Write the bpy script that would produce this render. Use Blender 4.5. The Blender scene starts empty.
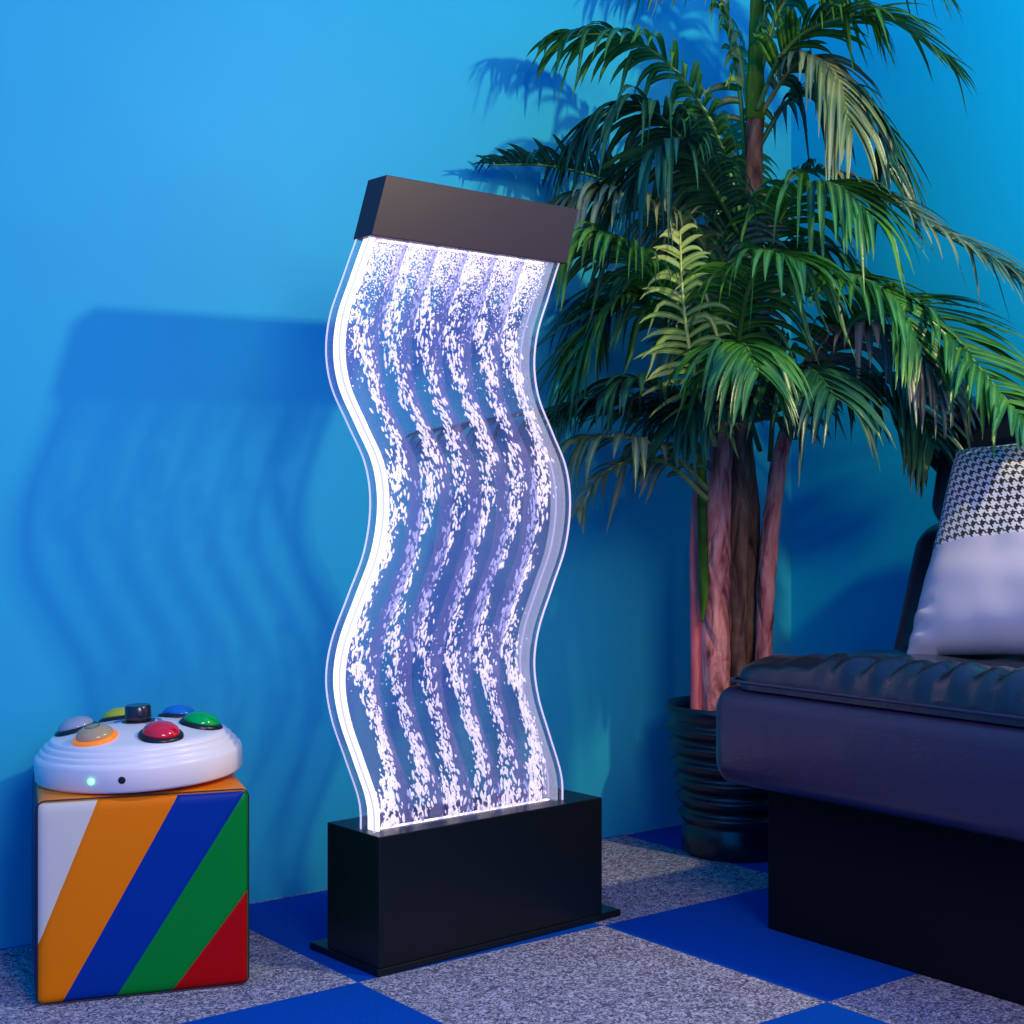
import bpy, bmesh, math, random
import numpy as np
from mathutils import Vector, Matrix, noise
R = math.radians
random.seed(7)
COL = bpy.context.scene.collection

# ------------------------------------------------------------------ frame of the place
CAM_H = 0.734
F = 1471.0            # focal length in pixels of a 1024 frame
HOR = 505.0
TH = R(37.68)         # direction of the left wall and of the carpet tiles
E1 = Vector((math.cos(TH), math.sin(TH), 0))
E2 = Vector((math.sin(TH), -math.cos(TH), 0))
WALL_P = Vector((0.2028, 3.242, 0))
CORNER = Vector((0.6857, 3.615, 0))
TILE = Vector((0.465, 2.172, 0))

def at(px, py, Y):
    return Vector(((px-512)/F*Y, Y, CAM_H+(HOR-py)/F*Y))

# ------------------------------------------------------------------ helpers
def tag(o, label=None, cat=None, group=None, kind=None):
    if label: o['label'] = label
    if cat: o['category'] = cat
    if group: o['group'] = group
    if kind: o['kind'] = kind
    return o

def empty(name, loc=(0, 0, 0), rz=0, rot=None):
    o = bpy.data.objects.new(name, None)
    o.empty_display_size = .05
    COL.objects.link(o)
    o.location = loc
    o.rotation_euler = rot if rot else (0, 0, rz)
    return o

class MB:
    """collects shapes, then links them as one mesh object"""
    def __init__(s):
        s.v = []; s.f = []; s.mi = []; s.uv = None
    def add(s, vs, fs, mi=0):
        k = len(s.v)
        s.v += [tuple(p) for p in vs]
        s.f += [tuple(i+k for i in f) for f in fs]
        s.mi += [mi]*len(fs)
        return s
    def build(s, name, mats, parent=None, smooth=True, bevel=0, seg=2, sub=0, label=None, kind=None, auto=None):
        me = bpy.data.meshes.new(name)
        me.from_pydata(s.v, [], s.f)
        if not isinstance(mats, (list, tuple)): mats = [mats]
        for m in mats: me.materials.append(m)
        me.polygons.foreach_set('material_index', s.mi)
        me.polygons.foreach_set('use_smooth', [smooth]*len(s.f))
        me.update()
        o = bpy.data.objects.new(name, me)
        COL.objects.link(o)
        if parent: o.parent = parent
        if bevel:
            b = o.modifiers.new('b', 'BEVEL'); b.width = bevel; b.segments = seg; b.limit_method = 'ANGLE'
            b.harden_normals = False
        if sub:
            b = o.modifiers.new('s', 'SUBSURF'); b.levels = sub; b.render_levels = sub
        if auto:
            me.set_sharp_from_angle(angle=R(auto))
        if label: o['label'] = label
        if kind: o['kind'] = kind
        return o
    def box(s, a, b, mi=0):
        x0, y0, z0 = a; x1, y1, z1 = b
        vs = [(x0,y0,z0),(x1,y0,z0),(x1,y1,z0),(x0,y1,z0),(x0,y0,z1),(x1,y0,z1),(x1,y1,z1),(x0,y1,z1)]
        return s.add(vs, [(0,3,2,1),(4,5,6,7),(0,1,5,4),(1,2,6,5),(2,3,7,6),(3,0,4,7)], mi)
    def lathe(s, prof, n=64, c=(0,0,0), mi=0, M=None, cap=True):
        k = len(prof); vs = []
        for i in range(n):
            a = 2*math.pi*i/n
            for r, z in prof:
                vs.append(Vector((c[0]+r*math.cos(a), c[1]+r*math.sin(a), c[2]+z)))
        fs = []
        for i in range(n):
            j = (i+1) % n
            for q in range(k-1):
                fs.append((i*k+q, j*k+q, j*k+q+1, i*k+q+1))
        if cap:
            if prof[0][0] > 1e-6: fs.append(tuple(i*k for i in range(n))[::-1])
            if prof[-1][0] > 1e-6: fs.append(tuple(i*k+k-1 for i in range(n)))
        if M: vs = [M @ v for v in vs]
        return s.add(vs, fs, mi)
    def tube(s, pts, rad, n=8, mi=0, cap=True, wob=None):
        pts = [Vector(p) for p in pts]; m = len(pts)
        if not isinstance(rad, (list, tuple)): rad = [rad]*m
        vs = []; ref = Vector((0.31, 0.2, 0.93)).normalized()
        for i, p in enumerate(pts):
            t = (pts[min(i+1, m-1)]-pts[max(i-1, 0)]).normalized()
            if abs(t.dot(ref)) > .95: rf = Vector((1, 0, 0))
            else: rf = ref
            if i == 0: u = t.cross(rf).normalized()
            else: u = (u - t*u.dot(t)).normalized()
            w = t.cross(u)
            for k in range(n):
                a = 2*math.pi*k/n
                r = rad[i]
                if wob: r *= wob(i, k, a)
                vs.append(p+u*math.cos(a)*r+w*math.sin(a)*r)
        fs = [(i*n+k, i*n+(k+1) % n, (i+1)*n+(k+1) % n, (i+1)*n+k) for i in range(m-1) for k in range(n)]
        if cap:
            fs.append(tuple(range(n))[::-1]); fs.append(tuple((m-1)*n+k for k in range(n)))
        return s.add(vs, fs, mi)

def spline(pts, n):
    """Catmull-Rom through points"""
    pts = [Vector(p) for p in pts]
    P = [pts[0]*2-pts[1]]+pts+[pts[-1]*2-pts[-2]]
    out = []
    m = len(pts)-1
    for i in range(n+1):
        x = i/n*m; k = min(int(x), m-1); t = x-k
        a, b, c, d = P[k], P[k+1], P[k+2], P[k+3]
        out.append(.5*((2*b)+(c-a)*t+(2*a-5*b+4*c-d)*t*t+(3*b-a-3*c+d)*t**3))
    return out

# ------------------------------------------------------------------ materials
def principled(name, color, rough=.5, metal=0, spec=.5, coat=0, emis=None, es=0, trans=0, sheen=0):
    m = bpy.data.materials.new(name); m.use_nodes = True
    b = m.node_tree.nodes['Principled BSDF']
    b.inputs['Base Color'].default_value = (*color, 1)
    b.inputs['Roughness'].default_value = rough
    b.inputs['Metallic'].default_value = metal
    b.inputs['Specular IOR Level'].default_value = spec
    b.inputs['Coat Weight'].default_value = coat
    b.inputs['Sheen Weight'].default_value = sheen
    if trans: b.inputs['Transmission Weight'].default_value = trans
    if emis:
        b.inputs['Emission Color'].default_value = (*emis, 1)
        b.inputs['Emission Strength'].default_value = es
    return m

class NT:
    def __init__(s, m):
        s.m = m; s.t = m.node_tree; s.b = s.t.nodes.get('Principled BSDF')
    def n(s, kind, **kw):
        x = s.t.nodes.new(kind)
        for k, v in kw.items(): setattr(x, k, v)
        return x
    def l(s, a, b): s.t.links.new(a, b)
    def math(s, op, a, b=None, c=None):
        x = s.n('ShaderNodeMath', operation=op)
        for i, q in enumerate((a, b, c)):
            if q is None: continue
            if isinstance(q, (int, float)): x.inputs[i].default_value = q
            else: s.l(q, x.inputs[i])
        return x.outputs[0]
    def mix(s, fac, a, b):
        x = s.n('ShaderNodeMix', data_type='RGBA')
        for i, q in ((0, fac), (6, a), (7, b)):
            if isinstance(q, (int, float)): x.inputs[i].default_value = q
            elif isinstance(q, tuple): x.inputs[i].default_value = (*q, 1)
            else: s.l(q, x.inputs[i])
        return x.outputs[2]
    def noise(s, scale, detail=3, vec=None, rough=.5, dist=0):
        x = s.n('ShaderNodeTexNoise'); x.inputs['Scale'].default_value = scale
        x.inputs['Detail'].default_value = detail; x.inputs['Roughness'].default_value = rough
        x.inputs['Distortion'].default_value = dist
        if vec is not None: s.l(vec, x.inputs['Vector'])
        return x.outputs['Fac']
    def ramp(s, fac, p):
        x = s.n('ShaderNodeValToRGB'); e = x.color_ramp.elements
        e[0].position, e[0].color = p[0][0], (*p[0][1], 1)
        e[1].position, e[1].color = p[-1][0], (*p[-1][1], 1)
        for q in p[1:-1]:
            k = e.new(q[0]); k.color = (*q[1], 1)
        s.l(fac, x.inputs[0]); return x.outputs[0]
    def bump(s, h, strength=.3, dist=.01):
        x = s.n('ShaderNodeBump'); x.inputs['Strength'].default_value = strength
        x.inputs['Distance'].default_value = dist
        s.l(h, x.inputs['Height']); s.l(x.outputs[0], s.b.inputs['Normal'])
    def coords(s, kind='Object'):
        return s.n('ShaderNodeTexCoord').outputs[kind]

def wall_mat(name, color):
    m = principled(name, color, rough=.5, spec=.14); n = NT(m); c = n.coords()
    f = n.noise(1.3, 3, c)
    n.l(n.ramp(f, [(.3, tuple(k*.93 for k in color)), (.7, tuple(min(1, k*1.06) for k in color))]), n.b.inputs['Base Color'])
    n.bump(n.noise(60, 3, c), .05, .002)
    return m

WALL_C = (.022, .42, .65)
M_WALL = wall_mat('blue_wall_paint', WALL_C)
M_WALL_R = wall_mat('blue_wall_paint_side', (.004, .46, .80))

def carpet():
    m = principled('checkered_carpet', (.3, .3, .35), rough=.95, spec=.03); n = NT(m)
    c = n.coords()
    sp = n.n('ShaderNodeSeparateXYZ'); n.l(c, sp.inputs[0])
    fa = n.math('FLOOR', n.math('DIVIDE', sp.outputs[0], .5))
    fb = n.math('FLOOR', n.math('DIVIDE', sp.outputs[1], .5))
    par = n.math('SUBTRACT', 1.0, n.math('FLOORED_MODULO', n.math('ADD', fa, fb), 2.0))
    curl = n.noise(95, 4, c, .6, 2.2)
    fine = n.noise(420, 2, c, .6, .5)
    g = n.ramp(curl, [(.40, (.09, .09, .15)), (.5, (.235, .225, .31)), (.58, (.56, .54, .64))])
    blue = n.ramp(fine, [(.3, (.0, .045, .30)), (.7, (.002, .085, .46))])
    n.l(n.mix(par, g, blue), n.b.inputs['Base Color'])
    # joints between tiles
    ja = n.math('PINGPONG', sp.outputs[0], .25); jb = n.math('PINGPONG', sp.outputs[1], .25)
    ha = n.math('ADD', n.math('MULTIPLY', curl, n.math('SUBTRACT', 1.15, par)), n.math('MULTIPLY', fine, .25))
    n.bump(ha, .75, .006)
    return m
M_CARPET = carpet()

M_BLACK = principled('black_lacquer', (.004, .007, .010), rough=.34, spec=.35); 
M_HEAD = principled('black_matt_lacquer', (.036, .020, .036), rough=.40, spec=.22)
nn = NT(M_HEAD); nn.bump(nn.noise(40, 2, nn.coords()), .03, .002)

def leather(name, color, rough=.33):
    m = principled(name, color, rough=rough, spec=.6, coat=.15); n = NT(m); c = n.coords()
    v = n.n('ShaderNodeTexVoronoi'); v.inputs['Scale'].default_value = 330; n.l(c, v.inputs['Vector'])
    h = n.math('ADD', n.math('MULTIPLY', v.outputs['Distance'], .35), n.math('MULTIPLY', n.noise(14, 4, c, .5, .6), 1.6))
    n.bump(h, .16, .006)
    return m
M_LEATHER = leather('black_leather', (.010, .014, .026), .22)
M_LEATHER_B = leather('black_leather_reflection_tint', (.030, .019, .050), .34)  # same black leather, with the body's purple reflection painted into its colour

def thin_clear(name, tint, gloss=.12, diffuse=0, dcol=(.6, .55, .95), rough=.04, edge=None):
    """clear acrylic: lets light through, keeps a fresnel reflection"""
    m = bpy.data.materials.new(name); m.use_nodes = True; n = NT(m); t = n.t
    t.nodes.remove(n.b); out = t.nodes['Material Output']
    tr = n.n('ShaderNodeBsdfTransparent'); tr.inputs[0].default_value = (*tint, 1)
    gl = n.n('ShaderNodeBsdfGlossy'); gl.inputs['Roughness'].default_value = rough
    fr = n.n('ShaderNodeFresnel'); fr.inputs[0].default_value = 1.35
    mx = n.n('ShaderNodeMixShader'); n.l(n.math('MULTIPLY', fr.outputs[0], gloss/.12), mx.inputs[0])
    n.l(tr.outputs[0], mx.inputs[1]); n.l(gl.outputs[0], mx.inputs[2])
    last = mx.outputs[0]
    if diffuse:
        df = n.n('ShaderNodeBsdfTranslucent'); df.inputs[0].default_value = (*dcol, 1)
        m2 = n.n('ShaderNodeMixShader'); m2.inputs[0].default_value = diffuse
        n.l(last, m2.inputs[1]); n.l(df.outputs[0], m2.inputs[2]); last = m2.outputs[0]
    n.l(last, out.inputs[0])
    return m
M_SHEET = thin_clear('clear_acrylic', (.97, .96, 1), .09, .07)
M_DIV = thin_clear('acrylic_divider', (.80, .80, .95), .22, .10, (.55, .52, .9))

def emit(name, color, s, mixw=None):
    m = bpy.data.materials.new(name); m.use_nodes = True; n = NT(m)
    n.b.inputs['Base Color'].default_value = (.9, .88, .9, 1)
    n.b.inputs['Roughness'].default_value = .3
    n.b.inputs['Emission Color'].default_value = (*color, 1)
    n.b.inputs['Emission Strength'].default_value = s
    return m
M_GUIDE = emit('lit_light_guide', (1, .88, .9), 1.35)
M_EDGE = emit('lit_acrylic_edge', (.86, .74, .95), .62)
def glow_clear(name, tint, col, e, k):
    m = bpy.data.materials.new(name); m.use_nodes = True; n = NT(m); n.t.nodes.remove(n.b)
    tr = n.n('ShaderNodeBsdfTransparent'); tr.inputs[0].default_value = (*tint, 1)
    em = n.n('ShaderNodeEmission'); em.inputs[0].default_value = (*col, 1); em.inputs[1].default_value = e
    gl = n.n('ShaderNodeBsdfGlossy'); gl.inputs['Roughness'].default_value = .08
    m1 = n.n('ShaderNodeMixShader'); m1.inputs[0].default_value = .06; n.l(tr.outputs[0], m1.inputs[1]); n.l(gl.outputs[0], m1.inputs[2])
    mx = n.n('ShaderNodeMixShader'); mx.inputs[0].default_value = k; n.l(m1.outputs[0], mx.inputs[1]); n.l(em.outputs[0], mx.inputs[2])
    n.l(mx.outputs[0], n.t.nodes['Material Output'].inputs[0]); return m
M_SOFT = glow_clear('lit_clear_guide', (.85, .88, 1), (.82, .82, 1), 1.0, .24)
M_DIV = glow_clear('lit_divider', (.74, .78, .95), (.55, .50, .95), .8, .12)
M_BUBBLE = emit('lit_bubbles', (1, .9, .93), .62)
M_LED = emit('warm_white_led', (1, .84, .86), 2.0)

# ------------------------------------------------------------------ the room
def struct(name, mb, mat, rz=0, loc=(0, 0, 0), smooth=False):
    o = mb.build(name, mat, smooth=smooth); o.location = loc; o.rotation_euler.z = rz
    o['kind'] = 'structure'; return o
# local frame: origin at the tile joint, x along the left wall, y away from camera (-E2)
XR = 1.056; YW = 1.006
struct('floor', MB().add([(-4, -4, 0), (XR, -4, 0), (XR, YW, 0), (-4, YW, 0), (-4, -4, -.05), (XR, -4, -.05), (XR, YW, -.05), (-4, YW, -.05)],
       [(0,1,2,3),(7,6,5,4),(0,4,5,1),(1,5,6,2),(2,6,7,3),(3,7,4,0)]), M_CARPET, TH, TILE)
struct('wall_left', MB().box((-4, YW, -.05), (XR+.1, YW+.1, 2.6)), M_WALL, TH, TILE)
struct('wall_right', MB().box((XR, -4, -.05), (XR+.1, YW, 2.6)), M_WALL_R, TH, TILE)

def wall_clamp(p, gap=.012):
    q = p-TILE
    a = q.dot(E1); b = -q.dot(E2)
    if b > YW-gap: p = p + E2*(b-(YW-gap))
    if a > XR-gap: p = p - E1*(a-(XR-gap))
    return p

# ------------------------------------------------------------------ bubble panel lamp
LA = R(40.53)
FC = Vector((-0.20795, 2.2827, 0))
lamp = empty('bubble_wall_lamp', FC, LA)
tag(lamp, 'tall wavy clear acrylic bubble wall lamp, glowing white, on a black rectangular base', 'lamp')
PT = .012
MB().box((0, 0, 0), (.53, .196, PT)).build('base_plate', M_BLACK, lamp, smooth=False, bevel=.002)
BH = .217
MB().box((.004, .003, PT), (.486, .1485, BH)).build('base_box', M_BLACK, lamp, smooth=False, bevel=.0015)

# left outline of the panel: (height, offset along the lamp)
WAVE = [(.205, .016), (.26, .013), (.33, -.013), (.40, -.040), (.461, -.050), (.52, -.040), (.59, -.009), (.66, .022),
        (.735, .034), (.80, .024), (.86, -.008), (.92, -.040), (.974, -.050), (1.03, -.043), (1.09, -.020), (1.165, .0105)]
def wave(z):
    z = max(WAVE[0][0], min(WAVE[-1][0], z))
    for i in range(len(WAVE)-1):
        if z <= WAVE[i+1][0]: break
    z0, a = WAVE[i]; z1, b = WAVE[i+1]
    def sl(k):
        if k <= 0: return (WAVE[1][1]-WAVE[0][1])/(WAVE[1][0]-WAVE[0][0])
        if k >= len(WAVE)-1: return (WAVE[-1][1]-WAVE[-2][1])/(WAVE[-1][0]-WAVE[-2][0])
        return (WAVE[k+1][1]-WAVE[k-1][1])/(WAVE[k+1][0]-WAVE[k-1][0])
    h = z1-z0; t = (z-z0)/h
    return ((2*t**3-3*t*t+1)*a+(t**3-2*t*t+t)*h*sl(i)+(-2*t**3+3*t*t)*b+(t**3-t*t)*h*sl(i+1))
W = .402; PF, PB = .030, .072; SH = .005
ZB, ZT = .2075, 1.159
def strip(l0, l1, d0, d1, n=110, z0=ZB, z1=ZT):
    m = MB(); vs = []
    for i in range(n+1):
        z = z0+(z1-z0)*i/n; w = wave(z)
        vs += [(w+l0, d0, z), (w+l1, d0, z), (w+l1, d1, z), (w+l0, d1, z)]
    fs = []
    for i in range(n):
        a = i*4; b = a+4
        for k in range(4): fs.append((a+k, a+(k+1) % 4, b+(k+1) % 4, b+k))
    fs += [(3, 2, 1, 0), (n*4, n*4+1, n*4+2, n*4+3)]
    return m.add(vs, fs)
def sheet(d0, d1):
    """one bent-outline acrylic sheet: clear faces, lit edges"""
    m = MB(); n = 110; vs = []
    for i in range(n+1):
        z = ZB+(ZT-ZB)*i/n; w = wave(z)
        vs += [(w, d0, z), (w+W, d0, z), (w+W, d1, z), (w, d1, z)]
    m.add(vs, [(i*4+k, i*4+(k+1) % 4, i*4+4+(k+1) % 4, i*4+4+k) for i in range(n) for k in (0, 2)], 0)
    m.mi = m.mi
    k0 = len(m.v)
    m.f += [(i*4+k, i*4+(k+1) % 4, i*4+4+(k+1) % 4, i*4+4+k) for i in range(n) for k in (1, 3)]
    m.mi += [1]*(2*n)
    return m
sheet(PF, PF+SH).build('front_panel', [M_SHEET, M_EDGE], lamp, auto=40)
sheet(PB-SH, PB).build('back_panel', [M_SHEET, M_EDGE], lamp, auto=40)
IN = .009; EW = .006
strip(IN, IN+EW, PF+SH+.003, PB-SH-.004).build('light_guide', M_GUIDE, lamp, auto=40, label='glowing white strip along the left edge')
strip(W-IN-.006, W-IN, PF+SH, PB-SH).build('light_guide', M_SOFT, lamp, auto=40, label='glowing strip along the right edge')
C0 = IN+EW; C1 = W-IN-.006; NC = 6; CW = (C1-C0)/NC
for i in range(1, NC):
    c = C0+CW*i
    strip(c-.0016, c+.0016, PF+SH, PB-SH).build('divider', M_DIV, lamp, auto=40)

# bubbles: icosahedra stretched along each channel
def ico(sub):
    bm = bmesh.new(); bmesh.ops.create_icosphere(bm, subdivisions=sub, radius=1)
    v = np.array([q.co[:] for q in bm.verts]); f = np.array([[q.index for q in a.verts] for a in bm.faces]); bm.free()
    return v, f
IV, IF = ico(1)
rng = np.random.default_rng(5)
def slope(z): return (wave(z+.01)-wave(z-.01))/.02
for c in range(NC):
    V = []; Fc = []; cnt = 0
    N = [1900, 1800, 1500, 1750, 1600, 2300][c]
    ph = rng.random(3)*6.28
    for k in range(N+1500):
        foam = k >= N
        if foam:
            if rng.random() < .86:
                z = 1.165-abs(rng.normal(0, .05)); z = max(z, 1.0)
            else: z = rng.random()*.9+.23
            u = rng.random()*.92+.04
            r = .0006+.0008*rng.random(); el = 1.1
            if z < 1.0:      # loose specks drifting where the channel turns
                zz = .60 if rng.random() < .0 else [.50, .47, .95, .98, 1.01][rng.integers(5)]
                z = zz+rng.normal(0, .03)
                if rng.random() < .55: continue
        else:
            z = .215+rng.random()**1.05*.93
            s = slope(max(.22, z-.035))
            h = max(-1, min(1, s/.40))
            u = .5-.34*h+.05*math.sin(z*23+ph[0])
            turn = 1-abs(h)
            clump = .5+.5*math.sin(z*61+ph[1])*math.sin(z*37+ph[2])
            if rng.random() > .45+.55*clump: continue
            sg = .060+.11*turn+.03*clump
            if z > 1.02: sg += (z-1.02)*1.4
            u += rng.normal(0, sg)
            r = .0007+.0018*rng.random()**1.5; el = 1.4+2.6*rng.random()
            if z < .30: r *= 1.15
        u = min(.97, max(.03, u))
        l = wave(z)+C0+CW*(c+u)
        d = PF+SH+.003+(PB-PF-2*SH-.006)*rng.random()
        s = slope(z)+rng.normal(0, .22); a = math.atan(s)
        P = IV*np.array([r, r*.85, r*el])
        P = P*(1+.22*(rng.random(P.shape)-.5))
        x = P[:, 0]*math.cos(a)+P[:, 2]*math.sin(a); zz = -P[:, 0]*math.sin(a)+P[:, 2]*math.cos(a)
        zc = min(max(z, .2175+r*el), 1.158-r*el*.5)
        V.append(np.stack([x+l, P[:, 1]+d, zz+zc], 1)); Fc.append(IF+cnt*len(IV)); cnt += 1
    V = np.concatenate(V); Fc = np.concatenate(Fc)
    m = MB(); m.v = V.tolist(); m.f = [tuple(q) for q in Fc.tolist()]; m.mi = [0]*len(m.f)
    m.build('bubble_stream', M_BUBBLE, lamp, kind='stuff')

# nozzles and LED strips at the feet of the channels
for c in range(NC):
    x = wave(BH)+C0+CW*(c+.5)
    MB().lathe([(.004, 0), (.004, .008), (.0015, .012), (0, .012)], 16, (x, (PF+PB)/2, BH)).build('air_nozzle', principled('clear_nozzle', (.8, .8, .9), .2), lamp)
m = MB().box((.04, PF+SH+.012, BH), (.40, PB-SH-.012, BH+.0015)); m.build('led_strip', M_LED, lamp, smooth=False)
m = MB().box((.04, PF+.014, 1.1563), (.385, PB-.014, 1.1575)); m.build('led_strip', M_LED, lamp, smooth=False)
# header: a slanted cap
HZ0, HZ1 = 1.157, 1.256; k0 = .0055; k1 = .0345; HL = .416
D0, D1 = .0255, .0765
vs = [(k0, D0, HZ0), (k0+HL, D0, HZ0), (k0+HL, D1, HZ0), (k0, D1, HZ0), (k1, D0, HZ1), (k1+HL, D0, HZ1), (k1+HL, D1, HZ1), (k1, D1, HZ1)]
MB().add(vs, [(0,3,2,1),(4,5,6,7),(0,1,5,4),(1,2,6,5),(2,3,7,6),(3,0,4,7)]).build('header_box', M_HEAD, lamp, smooth=False, bevel=.0012)

# ------------------------------------------------------------------ striped cushion cube
cube = empty('striped_cube', (-.549-.32*.156, 2.2005+.947*.156, 0), R(18.7))
tag(cube, 'square padded vinyl cube with white, orange, blue, green and red diagonal stripes', 'cube seat')
def stripes():
    m = principled('striped_vinyl', (.5, .5, .5), rough=.42, spec=.10); n = NT(m); c = n.coords()
    sp = n.n('ShaderNodeSeparateXYZ'); n.l(c, sp.inputs[0])
    u = n.math('ADD', n.math('DIVIDE', sp.outputs[0], .312), .5)
    v = n.math('DIVIDE', sp.outputs[2], .300)
    def side(p0, p1):     # 1 to the right of / below the line p0(top) - p1(bottom)
        k = (p0[0]-p1[0])/(p0[1]-p1[1])
        return n.math('SUBTRACT', u, n.math('ADD', n.math('MULTIPLY', n.math('SUBTRACT', v, p1[1]), k), p1[0]))
    lines = [((.285, 1), (0.0, .27)), ((.66, 1), (.115, 0)), ((.985, 1), (.36, 0)), ((1, .50), (.62, 0))]
    cols = [(.66, .64, .55), (.9, .21, .002), (.0, .035, .28), (.0, .24, .03), (.45, .002, .004)]
    col = cols[0]; seam = None
    for ln, cc in zip(lines, cols[1:]):
        d = side(*ln)
        col = n.mix(n.math('GREATER_THAN', d, 0), col, cc)
        s = n.math('SMOOTH_MIN', n.math('ABSOLUTE', d), .02, .002)
        seam = s if seam is None else n.math('MINIMUM', seam, s)
    n.l(col, n.b.inputs['Base Color'])
    h = n.math('ADD', n.math('MULTIPLY', seam, 30), n.math('MULTIPLY', n.noise(14, 3, c), .35))
    n.bump(h, .35, .006)
    return m
def vinyl(name, col):
    m = principled(name, col, rough=.42, spec=.22); n = NT(m); n.bump(n.noise(14, 3, n.coords()), .12, .006); return m
def puff(sx, sy, sz, n, bulge, e=.012):
    """cushion-like box standing on z=0: faces bulge, edges rounded; returns verts, faces, face sides"""
    vs = {}; V = []; Fs = []; S = []
    def key(a, b, c):
        k = (round(a, 5), round(b, 5), round(c, 5))
        if k not in vs:
            vs[k] = len(V)
            p = Vector((a, b, c))
            q = Vector([x/2*s for x, s in zip(p, (sx, sy, sz))])
            # edge rounding
            core = Vector([max(-(s/2-e), min(s/2-e, x)) for x, s in zip(q, (sx, sy, sz))])
            d = q-core
            if d.length > 1e-9: q = core+d.normalized()*min(d.length, e) if sum(abs(x) > 1e-9 for x in d) > 1 else q
            for ax in range(3):
                o = [x for x in range(3) if x != ax]
                if abs(abs(p[ax])-1) < 1e-6:
                    q[ax] += math.copysign(bulge*(1-p[o[0]]**4)*(1-p[o[1]]**4), p[ax])
            V.append(q+Vector((0, 0, sz/2)))
        return vs[k]
    g = [math.copysign(1-(1-abs(x))**1.5, x) if x else 0 for x in [-1+2*i/n for i in range(n+1)]]
    for ax in range(3):
        for sgn in (-1, 1):
            for i in range(n):
                for j in range(n):
                    def P(a, b):
                        c = [0, 0, 0]; c[ax] = sgn; c[(ax+1) % 3] = a; c[(ax+2) % 3] = b; return key(*c)
                    f = [P(g[i], g[j]), P(g[i+1], g[j]), P(g[i+1], g[j+1]), P(g[i], g[j+1])]
                    if sgn < 0: f.reverse()
                    Fs.append(tuple(f)); S.append((ax, sgn))
    return V, Fs, S
V, Fs, S = puff(.312, .312, .300, 24, .003)
V = [Vector((v.x, v.y, max(v.z, 0.0))) for v in V]
mm = MB(); mm.add(V, Fs)
mm.mi = [{(1, -1): 0, (2, 1): 1, (0, -1): 2, (0, 1): 3}.get(s, 2) for s in S]
body = mm.build('cover', [stripes(), vinyl('orange_vinyl', (.9, .23, .005)), vinyl('navy_vinyl', (.003, .012, .09)), vinyl('green_vinyl', (0, .22, .045))], cube)
pm = MB()
e = .1545
ring = lambda z, r: [(-e, -e, z), (e, -e, z), (e, e, z), (-e, e, z), (-e, -e, z)]
def rounded_ring(y):
    pts = []
    for cx, cz, a0 in ((e-.012, .012+.002, -90), (e-.012, .288, 0), (-e+.012, .288, 90), (-e+.012, .012+.002, 180)):
        for k in range(6):
            a = R(a0+k*18)
            pts.append((cx+.012*math.cos(a), y, cz+.012*math.sin(a)))
    return pts+[pts[0]]
pm.tube(rounded_ring(-.1545), .0011, 6, cap=False)
pm.build('piping', principled('black_piping', (.012, .01, .02), .5), cube)

# ------------------------------------------------------------------ lighting controller on the cube
pc = Vector((-.592, 2.3435, .307))
puck = empty('lighting_controller', pc, rot=(R(1.0), R(-2.0), R(3)))
tag(puck, 'round white button controller with coloured dome buttons resting on the striped cube', 'controller')
M_WHITE = principled('white_plastic', (.90, .82, .76), rough=.32, spec=.4)
prof = [(.150, .000), (.157, .001), (.1605, .005), (.1605, .034), (.159, .039), (.155, .0425), (.1535, .0425), (.1525, .0475), (.150, .050), (.1465, .0505),
        (.1455, .0555), (.142, .058), (.1385, .0585), (.1375, .0625), (.133, .0655), (.120, .0675), (.085, .0755), (.045, .0815), (.024, .083), (0, .083)]
MB().lathe(prof, 128).build('housing', M_WHITE, puck, auto=50)
M_BRING = principled('black_plastic', (.01, .01, .012), .3)
def dome(ang, col, kind):
    a = R(ang); rr = .098
    M = Matrix.Translation((rr*math.cos(a), rr*math.sin(a), .0715)) @ Matrix.Rotation(R(12), 4, Vector((-math.sin(a), math.cos(a), 0)))
    ringm = principled('orange_lit_ring', (.8, .2, .01), .35, emis=(1, .22, .0), es=.45) if kind == 'lit' else M_BRING
    M2 = MB().lathe([(.030, -.006), (.0345, -.004), (.0345, .003), (.032, .006), (.029, .0065), (0, .0065)], 40, M=M)
    b = M2.build('button_ring', ringm, puck, label='glowing orange button ring' if kind == 'lit' else None, auto=50)
    pr = [(.0285, .006)]+[(.0285*math.cos(R(t)), .006+.0165*math.sin(R(t))) for t in range(8, 90, 8)]+[(0, .0225)]
    if kind == 'lit': mat = principled('clear_amber_dome', (.45, .42, .22), .12, trans=.2)
    elif kind == 'clear': mat = principled('clear_dome', (.45, .52, .62), .1, trans=.3)
    else: mat = principled(kind+'_dome', col, .14, coat=.5)
    MB().lathe(pr, 40, M=M).build('button_dome', mat, b, label=('clear' if kind in ('lit', 'clear') else kind)+' dome button')
    if kind == 'lit':
        MB().lathe([(.012, -.001), (.012, .0003), (.009, .0008), (.009, -.001)], 24, M=M @ Matrix.Translation((0, 0, .0210))).build('emblem', principled('emblem_olive', (.25, .22, .05), .4), b)
dome(-59, (.75, .0, .02), 'red')
dome(1, (.0, .42, .05), 'green')
dome(60, (.01, .16, .55), 'blue')
dome(119, (.45, .50, .0), 'yellow')
dome(178, None, 'clear')
dome(240, None, 'lit')
MB().lathe([(.026, .0), (.026, .002), (.021, .003), (.021, .003)], 40, (0, 0, .0825)).build('knob_skirt', M_BRING, puck, auto=40)
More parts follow.
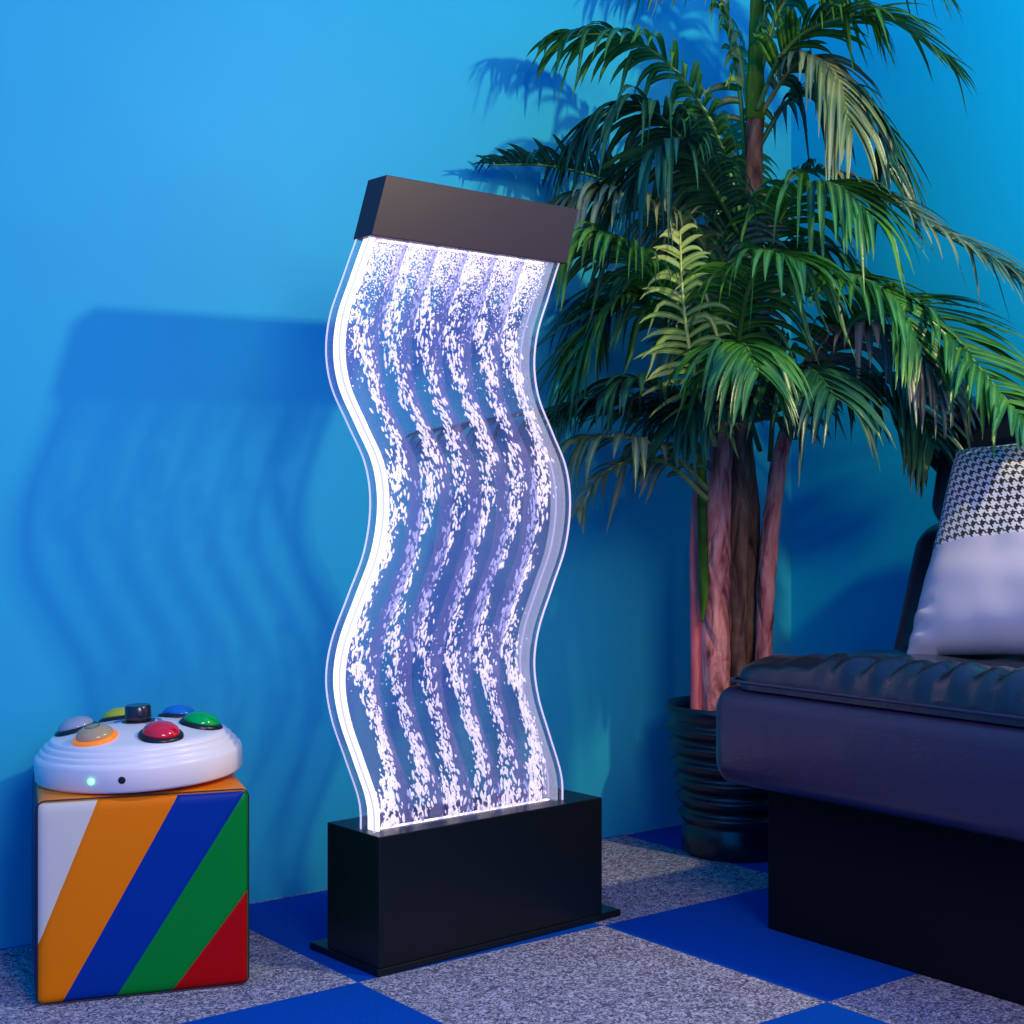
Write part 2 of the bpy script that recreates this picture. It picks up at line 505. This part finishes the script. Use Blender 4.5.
MB().lathe([(.020, .003), (.0205, .005), (.0205, .024), (.0185, .0265), (0, .0265)], 40, (0, 0, .0825)).build('knob', principled('knob_black', (.012, .012, .02), .25, coat=.4), puck, auto=40)
# blue arc mark around the knob
m = MB(); vs = []; fs = []
for k in range(31):
    a = R(-60+k*8); c, s = math.cos(a), math.sin(a); w = .0018+.0028*k/30
    vs += [((.034-w)*c, (.034-w)*s, .0834), ((.034+w)*c, (.034+w)*s, .0834), ((.034+w)*c, (.034+w)*s, .0815), ((.034-w)*c, (.034-w)*s, .0815)]
for k in range(30):
    for q in range(4): fs.append((k*4+q, k*4+(q+1) % 4, k*4+4+(q+1) % 4, k*4+4+q))
m.add(vs, fs).build('dial_mark', principled('blue_print', (.05, .3, .65), .4), puck, smooth=False)
def on_rim(px_dx, z, r, depth, name, mat, label=None):
    a = -math.pi/2+math.asin(px_dx/.1655)-R(3)
    M = Matrix.Translation((.1605*math.cos(a), .1605*math.sin(a), z)) @ Matrix.Rotation(a, 4, 'Z') @ Matrix.Rotation(R(90), 4, 'Y')
    return MB().lathe([(r, -.002), (r, depth*.6), (r*.7, depth), (0, depth)], 24, M=M).build(name, mat, puck, label=label)
on_rim(-.034, .020, .0045, .003, 'indicator_light', emit('green_led', (.05, 1, .2), 6), 'lit green indicator light')
on_rim(.014, .021, .0055, .0006, 'socket', principled('socket_black', (.004, .004, .006), .6), 'round black socket')

# ------------------------------------------------------------------ sofa
SC = Vector((.354, 2.50, 0))
sofa = empty('leather_sofa', SC, TH)       # local x = towards its back, local -y = towards the camera
tag(sofa, 'black leather sofa with puckered seat cushion standing at the right wall', 'sofa')
SL = 1.9
def nz(*a): return noise.noise(Vector(a))
# body: rounded rail, front face bulging
def loft(prof_fn, ys, closed=True):
    m = MB(); vs = []; n = None
    for y in ys:
        p = prof_fn(y); n = len(p); vs += [(a, y, b) for a, b in p]
    fs = []
    for i in range(len(ys)-1):
        for k in range(n):
            fs.append((i*n+k, i*n+(k+1) % n, (i+1)*n+(k+1) % n, (i+1)*n+k))
    fs.append(tuple(range(n))[::-1]); fs.append(tuple((len(ys)-1)*n+k for k in range(n)))
    return m.add(vs, fs)
def rrect(x0, x1, z0, z1, r, n=6, bulge=0):
    pts = []
    for cx, cz, a0 in ((x0+r, z0+r, 180), (x1-r, z0+r, 270), (x1-r, z1-r, 0), (x0+r, z1-r, 90)):
        for k in range(n+1):
            a = R(a0+90*k/n); pts.append((cx+r*math.cos(a), cz+r*math.sin(a)))
    return pts
ends = lambda y, r: (math.sqrt(max(0, 1-(1-min(1, (y)/r))**2)))
def body_prof(y):
    t = min(1, max(0.0, (.03-y)/.035)); k = 1-math.sqrt(max(0, 1-(1-t)**2))
    x0 = 0+.035*k; z0 = .258+.035*k; z1 = .425-.03*k
    return rrect(x0, .90, z0, z1, .034)
ys = [.03-.035*(1-math.cos(R(a))) for a in range(0, 91, 9)]+[-.1-.1*i for i in range(int((SL-.1)*10))]
loft(body_prof, ys).build('seat_body', M_LEATHER_B, sofa, auto=60)
MB().box((.10, -SL+.1, 0.0), (.80, -.015, .275)).build('plinth_shade_block', principled('plinth_shade_black', (.002, .003, .006), .8, spec=.15), sofa, smooth=False, bevel=.004)  # near-black base block, also standing in for deep shade under the body
# seat cushion
def cushion():
    m = MB(); nx, ny = 44, 150; L = SL-.03; D = .60; X0 = .012
    top = []; bot = []
    for j in range(ny+1):
        y = -.012-L*(j/ny)**1.05
        for i in range(nx+1):
            x = X0+D*(i/nx)**1.25
            # rounded far corner in plan
            rc = .06; dx = max(0, rc-(x-X0)); dy = max(0, rc-(-y-.012))
            px, py = x, y
            if dx > 0 and dy > 0:
                d = math.hypot(dx, dy); mxx = max(dx, dy)
                if d > 1e-6:
                    s = mxx/d; px = X0+rc-dx*s; py = -(.012+rc-dy*s)
            e = min((px-X0), (-py-.012)) if not (dx > 0 and dy > 0) else rc-max(dx, dy)
            e = max(0, e)
            edge = math.sqrt(max(0, 1-(1-min(1, e/.05))**2))
            f = px-X0
            rise = min(1, (-py)/.25)
            th = .012+(.024+.036*rise*math.exp(-f/.22))*edge
            # puckered gathers behind the front seam
            gw = math.exp(-((f-.030)/.040)**2)*min(1, max(0, (-py-.08)/.15))
            wr = (math.sin(py*120+f*55+5*nz(py*8, f*12, 1))*.0100*gw*(.6+.8*abs(nz(py*5, 2, 2))))
            wr += nz(px*13, py*9, 4)*.010*edge + abs(nz(px*7+py*4, py*22, 9))*-.008*gw
            wr -= .006*math.exp(-((f-.085)/.014)**2)*min(1, max(0, (-py-.1)/.1))
            top.append((px-.006*math.sin(py*90+4*nz(py*7, 0, 3))*gw*edge, py+.014, .432+th+wr)); bot.append((px, py+.014, .424))
    n1 = nx+1; N = len(top)
    fs = [(j*n1+i, (j+1)*n1+i, (j+1)*n1+i+1, j*n1+i+1) for j in range(ny) for i in range(nx)]
    fb = [tuple(N+q for q in f[::-1]) for f in fs]
    rim = [j*n1 for j in range(ny+1)]+[ny*n1+i for i in range(1, nx+1)]+[j*n1+nx for j in range(ny-1, -1, -1)]+[i for i in range(nx-1, 0, -1)]
    fr = [(rim[k], N+rim[k], N+rim[(k+1) % len(rim)], rim[(k+1) % len(rim)])[::-1] for k in range(len(rim))]
    m.add(top+bot, fs+fb+fr)
    return m
seat = cushion().build('seat_cushion', M_LEATHER, sofa, auto=75)
pts = [(.02+.59*t, -.010, .436) for t in (1, .8, .6, .4, .2, .1)]+[(.040, -.008, .436), (.022, -.018, .436), (.013, -.034, .436), (.0115, -.055, .436)]+[(.0115, -.1*k, .436) for k in range(1, 19)]
pts = [(a, b+.012, c) for a, b, c in pts]
MB().tube(spline(pts, 200), .0032, 6).build('piping', principled('leather_piping', (.02, .018, .05), .25, coat=.4), seat)
# backrest: leaning, two padded sections
def back(z0, z1, x0, x1, th, r, name, ins=.0):
    m = MB(); ys = [-.03*(1-math.cos(R(a))) for a in range(0, 91, 9)]+[-.08-.04*i for i in range(int((SL-.1)/.04))]
    vs = []; n = None
    for y in ys:
        t = min(1, -y/.05); k = .028*(1-math.sqrt(max(0, 1-(1-t)**2)))
        base = rrect(k, th-k, 0+k*.6, (z1-z0)-k, r)
        n = len(base)
        for a, b in base:
            s = b/(z1-z0)
            puffx = .020*math.sin(math.pi*min(1, max(0, s)))*(1 if a < th/2 else -1)
            vs.append((x0+(x1-x0)*s+a-puffx+.006*nz(y*9, s*5, z0*7), y-ins, z0+b+.012*math.sin(min(1, -y/.4)*math.pi/2)))
    fs = [(i*n+k, i*n+(k+1) % n, (i+1)*n+(k+1) % n, (i+1)*n+k) for i in range(len(ys)-1) for k in range(n)]
    fs += [tuple(range(n))[::-1], tuple((len(ys)-1)*n+k for k in range(n))]
    m.add(vs, fs)
    return m.build(name, M_LEATHER, sofa, auto=70)
back(.42, .70, .475, .575, .16, .03, 'lower_backrest', -.03)
back(.685, .95, .585, .65, .15, .045, 'upper_backrest', -.018)

# ------------------------------------------------------------------ throw pillow
def hound():
    m = principled('houndstooth_fabric', (.5, .5, .5), rough=.85, spec=.2, sheen=.2); n = NT(m)
    uv = n.n('ShaderNodeUVMap').outputs[0]; sp = n.n('ShaderNodeSeparateXYZ'); n.l(uv, sp.inputs[0])
    N = 8*25
    i = n.math('FLOOR', n.math('MULTIPLY', sp.outputs[0], N)); j = n.math('FLOOR', n.math('MULTIPLY', sp.outputs[1], N))
    wa = n.math('LESS_THAN', n.math('FLOORED_MODULO', i, 8), 4); we = n.math('LESS_THAN', n.math('FLOORED_MODULO', j, 8), 4)
    se = n.math('LESS_THAN', n.math('FLOORED_MODULO', n.math('ADD', i, j), 4), 2)
    k = n.math('ADD', n.math('MULTIPLY', wa, se), n.math('MULTIPLY', we, n.math('SUBTRACT', 1, se)))
    n.l(n.mix(k, (.62, .60, .58), (.004, .004, .006)), n.b.inputs['Base Color'])
    return m
M_HOUND = hound()
M_LILAC = principled('lilac_leatherette', (.52, .47, .50), rough=.42, spec=.4)
nn = NT(M_LILAC); nn.bump(nn.noise(9, 3, nn.coords()), .12, .01)
PS = .455
def pillow():
    n = 56; vs = []; uv = []
    for side in (0, 1):
        for j in range(n+1):
            for i in range(n+1):
                a = -1+2*i/n; b = -1+2*j/n
                # pinched outline, pointed corners
                px = a*(1-.045*(1-b*b)**1.0+.02*abs(a*b)**6)
                pz = b*(1-.05*(1-a*a)**1.0+.02*abs(a*b)**6)
                pro = ((1-a**4)*(1-b**4))**.55
                th = .075*pro
                wr = .008*nz(a*3.1, b*3.4, side*4+2)*pro
                cr = math.exp(-((abs(a)-.86)/.09)**2)*math.exp(-((b+.80)/.16)**2)*.010*math.sin(b*38+a*9)*(1 if side == 0 else 0)
                y = -(th+wr+cr) if side == 0 else (th*.7)
                px -= (.135*b+.065)*(1-a)/2
                vs.append((px*PS/2, y, pz*PS/2)); uv.append(((a+1)/2, (b+1)/2))
    N1 = n+1; N = N1*N1
    f0 = [(j*N1+i, j*N1+i+1, (j+1)*N1+i+1, (j+1)*N1+i) for j in range(n) for i in range(n)]
    f1 = [tuple(N+q for q in f[::-1]) for f in f0]
    return vs, uv, f0+f1, n
vs, uvs, fs, n = pillow()
me = bpy.data.meshes.new('cover'); me.from_pydata([tuple(v) for v in vs], [], fs)
ul = me.uv_layers.new(name='UVMap')
for p in me.polygons:
    p.use_smooth = True
    c = sum(uvs[q][1] for q in p.vertices)/4
    p.material_index = 0 if c > .435 else 1
    for li in p.loop_indices:
        ul.data[li].uv = uvs[me.loops[li].vertex_index]
me.materials.append(M_HOUND); me.materials.append(M_LILAC)
bm = bmesh.new(); bm.from_mesh(me); bmesh.ops.remove_doubles(bm, verts=bm.verts, dist=.0002); bm.to_mesh(me); bm.free()
pil = bpy.data.objects.new('throw_pillow', me); COL.objects.link(pil)
tag(pil, 'square throw pillow, black and white houndstooth above smooth lilac grey, on the sofa', 'pillow')
# local frame: x along the sofa (towards the camera = image right), y = into the back, z up the pillow
ex = E2.copy(); lean = R(37)
ez = (E1*math.sin(lean)+Vector((0, 0, 1))*math.cos(lean)).normalized(); ey = ez.cross(ex).normalized()
roll = Matrix.Rotation(R(-4), 4, 'Y')
Mx = Matrix((ex, ey, ez)).transposed().to_4x4()
pcn = SC+E1*.412+E2*.378+Vector((0, 0, .668))
pil.matrix_world = Matrix.Translation(pcn) @ Mx @ roll

# ------------------------------------------------------------------ palm
PC = Vector((.473, 3.12, 0))
pot = empty('ribbed_pot', PC)
tag(pot, 'tall black ribbed plant pot holding the palm, beside the sofa', 'plant pot')
prof = [(0, .004), (.100, .0), (.110, .004), (.113, .012), (.112, .055), (.108, .062)]
z = .066; k = 0
while k < 6:
    r = .108+.0052*k
    prof += [(r, z), (r+.004, z+.004), (r+.0115, z+.013), (r+.0135, z+.017), (r+.012, z+.0205), (r+.003, z+.0235), (r+.0005, z+.030)]
    z += .0365; k += 1
prof += [(.139, z), (.143, z+.008), (.1455, z+.018), (.146, z+.026), (.143, z+.030), (.137, z+.028), (.132, z+.012), (.128, z-.02), (.120, z-.06), (0, z-.06)]
MB().lathe(prof, 96).build('pot_shell', leather('black_ceramic', (.006, .008, .018), .25), pot, auto=60)
NTs = NT(bpy.data.materials['black_ceramic'])
def soil_mat():
    m = principled('soil', (.03, .02, .015), rough=.95); n = NT(m); n.bump(n.noise(60, 4, n.coords()), .8, .02); return m
POTTOP = z
MB().lathe([(0, -.004), (.119, -.004), (.121, 0), (.08, .004), (0, .008)], 40, (0, 0, z-.054)).build('soil', soil_mat(), pot)

palm = empty('potted_palm', PC+Vector((0, 0, z-.05)))
tag(palm, 'tall green areca palm with pinkish trunks and arching feathery fronds in the black pot', 'plant')
bpy.context.view_layer.update()
INV = palm.matrix_world.inverted() if False else Matrix.Translation(-palm.location)

def bark(name, c0, c1, c2, sc=1):
    m = principled(name, c1, rough=.8, spec=.2); n = NT(m); c = n.coords()
    mp = n.n('ShaderNodeMapping'); mp.inputs['Scale'].default_value = (26*sc, 26*sc, 7*sc); n.l(c, mp.inputs[0])
    f = n.noise(1, 5, mp.outputs[0], .6, .8)
    n.l(n.ramp(f, [(.34, c0), (.48, c1), (.68, c2)]), n.b.inputs['Base Color'])
    v = n.n('ShaderNodeTexVoronoi', feature='DISTANCE_TO_EDGE'); v.inputs['Scale'].default_value = .8; n.l(mp.outputs[0], v.inputs['Vector'])
    h = n.math('ADD', f, n.math('MINIMUM', n.math('MULTIPLY', v.outputs['Distance'], 4), .5))
    n.bump(h, .9, .012)
    return m
M_BARKP = bark('pink_bark', (.16, .05, .05), (.62, .22, .20), (.9, .46, .40))
M_STEMP = bark('pink_smooth_stem', (.6, .12, .13), (.75, .22, .22), (.8, .36, .3), .35)
M_BARKB = bark('brown_bark', (.03, .018, .015), (.16, .09, .06), (.32, .2, .13))
M_SHEATH = bark('green_sheath', (.015, .07, .008), (.06, .17, .012), (.26, .36, .05), .3)

def tl(p): return Vector(p)-palm.location
def trunk(pts, rad, mat, name='trunk', n=14, rings=60, lump=.10):
    sp = spline([tl(p) for p in pts], rings)
    m = len(rad)-1; rr = []
    for i in range(rings+1):
        x = i/rings*m; k = min(int(x), m-1); rr.append(rad[k]+(rad[k+1]-rad[k])*(x-k))
    seed = random.random()*20
    w = lambda i, k, a: 1+lump*nz(math.cos(a)*1.5+seed, math.sin(a)*1.5, i*.35)
    return MB().tube(sp, rr, n, wob=w).build(name, mat, palm)
zb = POTTOP-.06
def tb(px, Y):   # foot of a trunk in the pot
    p = at(px, 700, Y); p.z = zb; return p
trunk([tb(697, 3.06), at(696, 620, 3.06), at(695, 540, 3.05), at(700, 470, 3.03), at(712, 400, 3.0)], [.0145, .0125, .011, .010, .009], M_STEMP, lump=.04)
trunk([tb(716, 3.05), at(716, 620, 3.05), at(718, 540, 3.06), at(722, 440, 3.08), at(735, 320, 3.10)], [.030, .030, .026, .024, .017], M_BARKP, n=20, lump=.16)
trunk([tb(740, 3.10), at(738, 620, 3.1), at(740, 500, 3.1), at(748, 330, 3.1), at(755, 120, 3.1)], [.020, .020, .020, .020, .019], M_BARKB, lump=.1)
trunk([at(755, 120, 3.1), at(756, 60, 3.1), at(757, 0, 3.1), at(758, -60, 3.1), at(759, -110, 3.1)], [.021, .017, .014, .012, .010], M_SHEATH, 'crownshaft', lump=.04)
trunk([tb(760, 3.16), at(764, 640, 3.16), at(768, 560, 3.16), at(778, 470, 3.16), at(795, 400, 3.15)], [.020, .019, .020, .018, .015], M_BARKP, lump=.1)
trunk([tb(733, 3.18), at(750, 620, 3.2), at(752, 520, 3.2), at(746, 430, 3.2)], [.018, .020, .018, .012], M_BARKB, lump=.1)
trunk([at(702, 622, 3.015), at(704, 590, 3.01), at(703, 540, 3.0), at(702, 470, 2.985), at(704, 430, 2.97)], [.003, .010, .010, .010, .006], M_SHEATH, 'leaf_sheath', lump=.04)

def leafm(name, dark, mid, tip, tr=.25):
    m = principled(name, mid, rough=.33, spec=.5); n = NT(m); c = n.coords()
    f = n.noise(7, 3, c, .5)
    col = n.ramp(f, [(.32, dark), (.5, mid), (.72, tip)])
    at_ = n.n('ShaderNodeAttribute'); at_.attribute_name = 'vein'
    vein = n.math('POWER', at_.outputs['Fac'], 3.0)
    col = n.mix(n.math('MULTIPLY', vein, .38), col, tuple(min(1, t*2.2+.03) for t in tip))
    n.l(col, n.b.inputs['Base Color'])
    mp = n.n('ShaderNodeMapping'); mp.inputs['Scale'].default_value = (90, 90, 90); n.l(c, mp.inputs[0])
    n.bump(n.noise(1.4, 2, mp.outputs[0]), .15, .003)
    t = n.n('ShaderNodeBsdfTranslucent'); n.l(col, t.inputs[0])
    mx = n.n('ShaderNodeMixShader'); mx.inputs[0].default_value = tr
    out = n.t.nodes['Material Output']
    n.l(n.b.outputs[0], mx.inputs[1]); n.l(t.outputs[0], mx.inputs[2]); n.l(mx.outputs[0], out.inputs[0])
    return m
LEAF = {
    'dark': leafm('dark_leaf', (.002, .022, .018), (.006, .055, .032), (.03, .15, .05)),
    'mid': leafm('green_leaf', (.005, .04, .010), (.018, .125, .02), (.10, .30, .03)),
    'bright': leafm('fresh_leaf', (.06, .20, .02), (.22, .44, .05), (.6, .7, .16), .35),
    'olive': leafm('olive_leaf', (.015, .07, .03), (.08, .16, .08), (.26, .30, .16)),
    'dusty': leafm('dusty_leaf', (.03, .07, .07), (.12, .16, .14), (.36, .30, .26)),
}
M_RACH = {k: principled(k+'_midrib', c, .45) for k, c in dict(dark=(.03, .12, .03), mid=(.10, .26, .04), bright=(.40, .50, .10), olive=(.2, .28, .08), dusty=(.2, .2, .14)).items()}

def frond(pts, kind='mid', L=.26, n=26, droop=.5, start=.14, wid=.0095, fwd=(.45, 1.0), lift=.15, side=None, seed=0, Lr=1.0, Ll=1.0):
    """one feather leaf along a rachis given by points in the room"""
    rnd = random.Random(seed*77+int(L*1000)+n)
    if kind != 'bright' and n > 14: n = int(n*1.3); wid *= .85
    P = spline([tl(p) for p in pts], 60)
    rib = MB(); rib.tube(P, [.0050*(1-.78*i/60)+.0008 for i in range(61)], 7)
    leaf = MB(); vs_all = []
    G = Vector((0, 0, -1))
    for k in range(n):
        t = start+(1-start)*(k+.5)/n
        for sg in (-1, 1):
            tt = min(.995, max(0, t+rnd.uniform(-.4, .4)/n)); x = tt*60; i = min(int(x), 59); p = P[i].lerp(P[i+1], x-i)
            T = (P[min(i+2, 60)]-P[max(i-1, 0)]).normalized()
            S = T.cross(Vector((0, 0, 1))) if side is None else Vector(side)-T*Vector(side).dot(T)
            if S.length < .15: S = Vector((1, 0, 0))-T*T.x
            S.normalize(); U = S.cross(T).normalized()
            if U.z < 0 and side is None: U = -U
            q = (t-start)/(1-start)
            ln = L*(math.sin(math.pi*(.16+.74*q))**.75)*rnd.uniform(.82, 1.08)*(Lr if sg > 0 else Ll)
            fa = fwd[0]+(fwd[1]-fwd[0])*q+rnd.uniform(-.1, .1)
            d = (S*sg*math.cos(fa)+T*math.sin(fa)+U*(lift+rnd.uniform(-.1, .1))).normalized()
            dr = droop*rnd.uniform(.65, 1.35); kink = rnd.random() < .12
            w = wid*rnd.uniform(.8, 1.15); ns = 7; c = []
            twist = rnd.uniform(-.5, .5)
            for s in range(ns+1):
                u = s/ns; g = dr*(u**1.9)
                if kink and u > .5: g += (u-.5)*1.1
                c.append(p+d*ln*u*(1-.22*min(1, g))+G*ln*g*.75)
            base = len(leaf.v); vs = []
            for s in range(ns+1):
                u = s/ns; tn = (c[min(s+1, ns)]-c[max(s-1, 0)]).normalized()
                ac = tn.cross(U+G*0.0+S*twist*.5)
                if ac.length < .05: ac = tn.cross(Vector((1, .2, 0)))
                ac.normalize(); nr = ac.cross(tn).normalized()
                ww = w*(math.sin(math.pi*min(1, .10+u*.9)**.72)**.8 if u < 1 else 0)+.0003
                vs += [c[s]-ac*ww+nr*ww*.38, c[s], c[s]+ac*ww+nr*ww*.38]
            vs = [wall_clamp(v+palm.location)-palm.location for v in vs]
            fs = []
            for s in range(ns):
                a = s*3; b = a+3
                fs += [(a, a+1, b+1, b), (a+1, a+2, b+2, b+1)]
            leaf.add(vs, fs)
    o = leaf.build('frond', LEAF[kind], palm)
    av = o.data.attributes.new('vein', 'FLOAT', 'POINT')
    av.data.foreach_set('value', [1.0 if i % 3 == 1 else 0.0 for i in range(len(leaf.v))])
    rib.build('midrib', M_RACH[kind], o)
    return o
A = at
sd = [0]
def fr(*a, **k):
    sd[0] += 1; k.setdefault('seed', sd[0]); return frond(*a, **k)
CR = A(752, 150, 3.08)
# upper left group
fr([A(745, 230, 3.05), A(715, 130, 3.02), A(665, 60, 2.99), A(610, 35, 2.97), A(558, 36, 2.95)], 'mid', .19, 26, .75)
fr([A(748, 200, 3.12), A(738, 80, 3.14), A(715, -10, 3.16), A(680, -35, 3.14), A(645, -25, 3.1)], 'mid', .15, 20, .8)
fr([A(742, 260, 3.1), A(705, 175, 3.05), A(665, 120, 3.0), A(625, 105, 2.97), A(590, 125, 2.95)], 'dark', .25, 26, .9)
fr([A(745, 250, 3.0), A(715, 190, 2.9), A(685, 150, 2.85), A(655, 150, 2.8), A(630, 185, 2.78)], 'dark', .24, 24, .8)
fr([A(752, 130, 3.12), A(735, 40, 3.15), A(712, -20, 3.15), A(680, -30, 3.1)], 'bright', .16, 14, .8)
fr([A(752, 240, 3.1), A(738, 170, 3.15), A(715, 120, 3.2), A(690, 120, 3.22)], 'mid', .2, 20, .7)
# beside the header
fr([A(735, 330, 3.05), A(690, 245, 2.97), A(645, 205, 2.92), A(600, 190, 2.88), A(572, 196, 2.86)], 'olive', .22, 24, .9)
fr([A(722, 380, 3.0), A(680, 310, 2.9), A(640, 262, 2.85), A(600, 240, 2.82), A(575, 238, 2.80)], 'mid', .23, 26, .75)
fr([A(718, 400, 3.05), A(672, 330, 3.0), A(630, 300, 2.97), A(597, 322, 2.94), A(570, 395, 2.92)], 'mid', .21, 28, .5)
fr([A(722, 400, 3.1), A(690, 320, 3.1), A(655, 280, 3.1), A(620, 285, 3.07), A(600, 330, 3.05)], 'dark', .24, 24, .6)
fr([A(715, 445, 2.92), A(700, 395, 2.82), A(688, 340, 2.78), A(682, 285, 2.78), A(680, 232, 2.80)], 'bright', .13, 24, .62, wid=.0052, side=(1, 0, .1), fwd=(.35, .8), start=.05)
fr([A(728, 420, 3.05), A(722, 340, 3.0), A(722, 270, 2.98), A(735, 215, 2.97)], 'dark', .22, 24, .6, side=(1, .1, 0))
# lower left group
fr([A(708, 490, 2.96), A(675, 457, 2.88), A(640, 440, 2.83), A(600, 436, 2.80), A(566, 445, 2.78)], 'olive', .15, 12, 1.1, lift=.25)
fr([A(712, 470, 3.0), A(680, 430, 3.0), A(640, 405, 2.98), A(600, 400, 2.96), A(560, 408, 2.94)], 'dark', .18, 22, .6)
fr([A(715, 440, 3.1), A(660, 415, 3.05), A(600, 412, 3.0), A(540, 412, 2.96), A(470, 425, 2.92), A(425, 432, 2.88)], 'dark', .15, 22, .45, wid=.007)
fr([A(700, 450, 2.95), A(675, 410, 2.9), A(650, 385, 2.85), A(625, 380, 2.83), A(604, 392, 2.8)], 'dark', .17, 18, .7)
fr([A(708, 500, 2.95), A(665, 462, 2.88), A(625, 463, 2.82), A(598, 480, 2.8), A(580, 510, 2.78)], 'olive', .08, 10, .6)
fr([A(735, 260, 3.12), A(650, 200, 3.08), A(590, 175, 3.03), A(540, 165, 3.0), A(490, 165, 2.96)], 'dark', .14, 22, .3, lift=.5)
# centre
fr([A(735, 400, 2.98), A(740, 330, 2.85), A(752, 280, 2.75), A(772, 255, 2.68), A(800, 262, 2.62)], 'mid', .22, 22, .8)
fr([A(745, 420, 2.95), A(735, 380, 2.8), A(735, 350, 2.7), A(745, 345, 2.6), A(758, 370, 2.52)], 'mid', .19, 20, .8)
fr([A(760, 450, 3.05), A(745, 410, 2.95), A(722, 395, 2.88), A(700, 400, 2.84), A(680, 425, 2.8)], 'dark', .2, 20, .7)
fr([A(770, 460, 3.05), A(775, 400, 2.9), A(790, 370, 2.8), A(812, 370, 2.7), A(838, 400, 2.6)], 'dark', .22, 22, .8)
fr([A(755, 300, 3.1), A(775, 230, 3.0), A(800, 190, 2.9), A(835, 185, 2.82), A(870, 215, 2.75)], 'mid', .24, 24, .8)
fr([A(752, 260, 3.15), A(745, 200, 3.2), A(720, 165, 3.25), A(690, 190, 3.28)], 'dark', .25, 24, .8)
fr([A(795, 440, 3.12), A(790, 380, 3.12), A(775, 340, 3.12), A(745, 335, 3.1), A(715, 370, 3.08)], 'dark', .22, 22, .8)
fr([A(752, 350, 3.1), A(762, 290, 3.15), A(790, 250, 3.15), A(830, 250, 3.12), A(870, 290, 3.1)], 'mid', .24, 24, .8)
# right group
fr([A(790, 420, 3.1), A(828, 345, 2.98), A(880, 303, 2.88), A(935, 318, 2.78), A(985, 375, 2.66), A(1030, 428, 2.52)], 'mid', .22, 34, .38, lift=.3)
fr([A(785, 430, 3.08), A(820, 370, 2.95), A(860, 330, 2.85), A(905, 335, 2.77), A(945, 390, 2.7)], 'dusty', .19, 26, .85, wid=.012)
fr([A(795, 430, 3.1), A(840, 385, 3.0), A(885, 375, 2.92), A(915, 395, 2.86), A(932, 440, 2.8)], 'dark', .2, 24, .7)
fr([A(790, 400, 3.12), A(835, 385, 3.08), A(880, 400, 3.02), A(910, 430, 2.98), A(925, 460, 2.95)], 'dark', .17, 18, .5)
fr([A(757, 200, 3.1), A(810, 170, 3.05), A(870, 190, 2.98), A(930, 226, 2.9), A(985, 258, 2.82), A(1010, 275, 2.8)], 'olive', .21, 28, .45, wid=.008, lift=.25)
fr([A(757, 110, 3.08), A(785, 50, 3.02), A(830, 20, 2.95), A(885, 18, 2.9), A(950, 62, 2.85)], 'mid', .20, 26, .4, wid=.009, fwd=(.7, 1.1))
fr([A(757, 120, 3.1), A(790, 70, 3.05), A(815, 58, 3.0), A(838, 80, 2.95), A(850, 125, 2.92)], 'olive', .19, 20, .9)
fr([A(757, 90, 3.1), A(775, 20, 3.08), A(800, -15, 3.05), A(835, -15, 3.0), A(868, 12, 2.97)], 'mid', .2, 22, .8)
fr([A(757, 60, 3.1), A(775, -20, 3.1), A(815, -60, 3.05), A(880, -60, 3.0), A(935, -20, 2.95)], 'mid', .2, 22, .6)
fr([A(757, 150, 3.1), A(790, 100, 3.1), A(835, 90, 3.08), A(875, 120, 3.05), A(890, 180, 3.02)], 'dark', .22, 24, .7)
fr([A(760, 320, 3.0), A(810, 280, 2.9), A(850, 275, 2.8), A(895, 300, 2.72), A(920, 345, 2.66)], 'mid', .2, 24, .6)

# ------------------------------------------------------------------ light
def look(o, target):
    d = Vector(target)-o.location; o.rotation_euler = d.to_track_quat('-Z', 'Y').to_euler()
def light(kind, name, loc, target, e, col, **kw):
    d = bpy.data.lights.new(name, kind); d.energy = e; d.color = col
    for k, v in kw.items(): setattr(d, k, v)
    o = bpy.data.objects.new(name, d); COL.objects.link(o); o.location = loc; look(o, target); return o
light('SPOT', 'spot_light', (1.36, 1.815, 1.85), (0, 3.1, 1.2), 88, (1, .86, .44), spot_size=R(158), spot_blend=.35, shadow_soft_size=.035)
light('AREA', 'room_light', (.95, -.35, 1.9), (0, 2.5, .45), 44, (1, .62, .42), shape='DISK', size=1.0)
wd = bpy.data.worlds.new('world'); bpy.context.scene.world = wd; wd.use_nodes = True
wd.node_tree.nodes['Background'].inputs[0].default_value = (.0, .27, 1, 1)
wd.node_tree.nodes['Background'].inputs[1].default_value = 1.27

# ------------------------------------------------------------------ camera
cam = bpy.data.cameras.new('camera'); co = bpy.data.objects.new('camera', cam); COL.objects.link(co)
co.location = (0, 0, CAM_H); co.rotation_euler = (R(90), 0, 0)
cam.sensor_width = 36; cam.lens = 36*F/1024; cam.shift_y = (HOR-512)/1024; cam.clip_start = .05
sc = bpy.context.scene; sc.camera = co
sc.view_settings.view_transform = 'Standard'; sc.view_settings.look = 'None'
sc.view_settings.exposure = 0; sc.view_settings.gamma = 1; sc.view_settings.use_curve_mapping = False
sc.cycles.transparent_max_bounces = 24
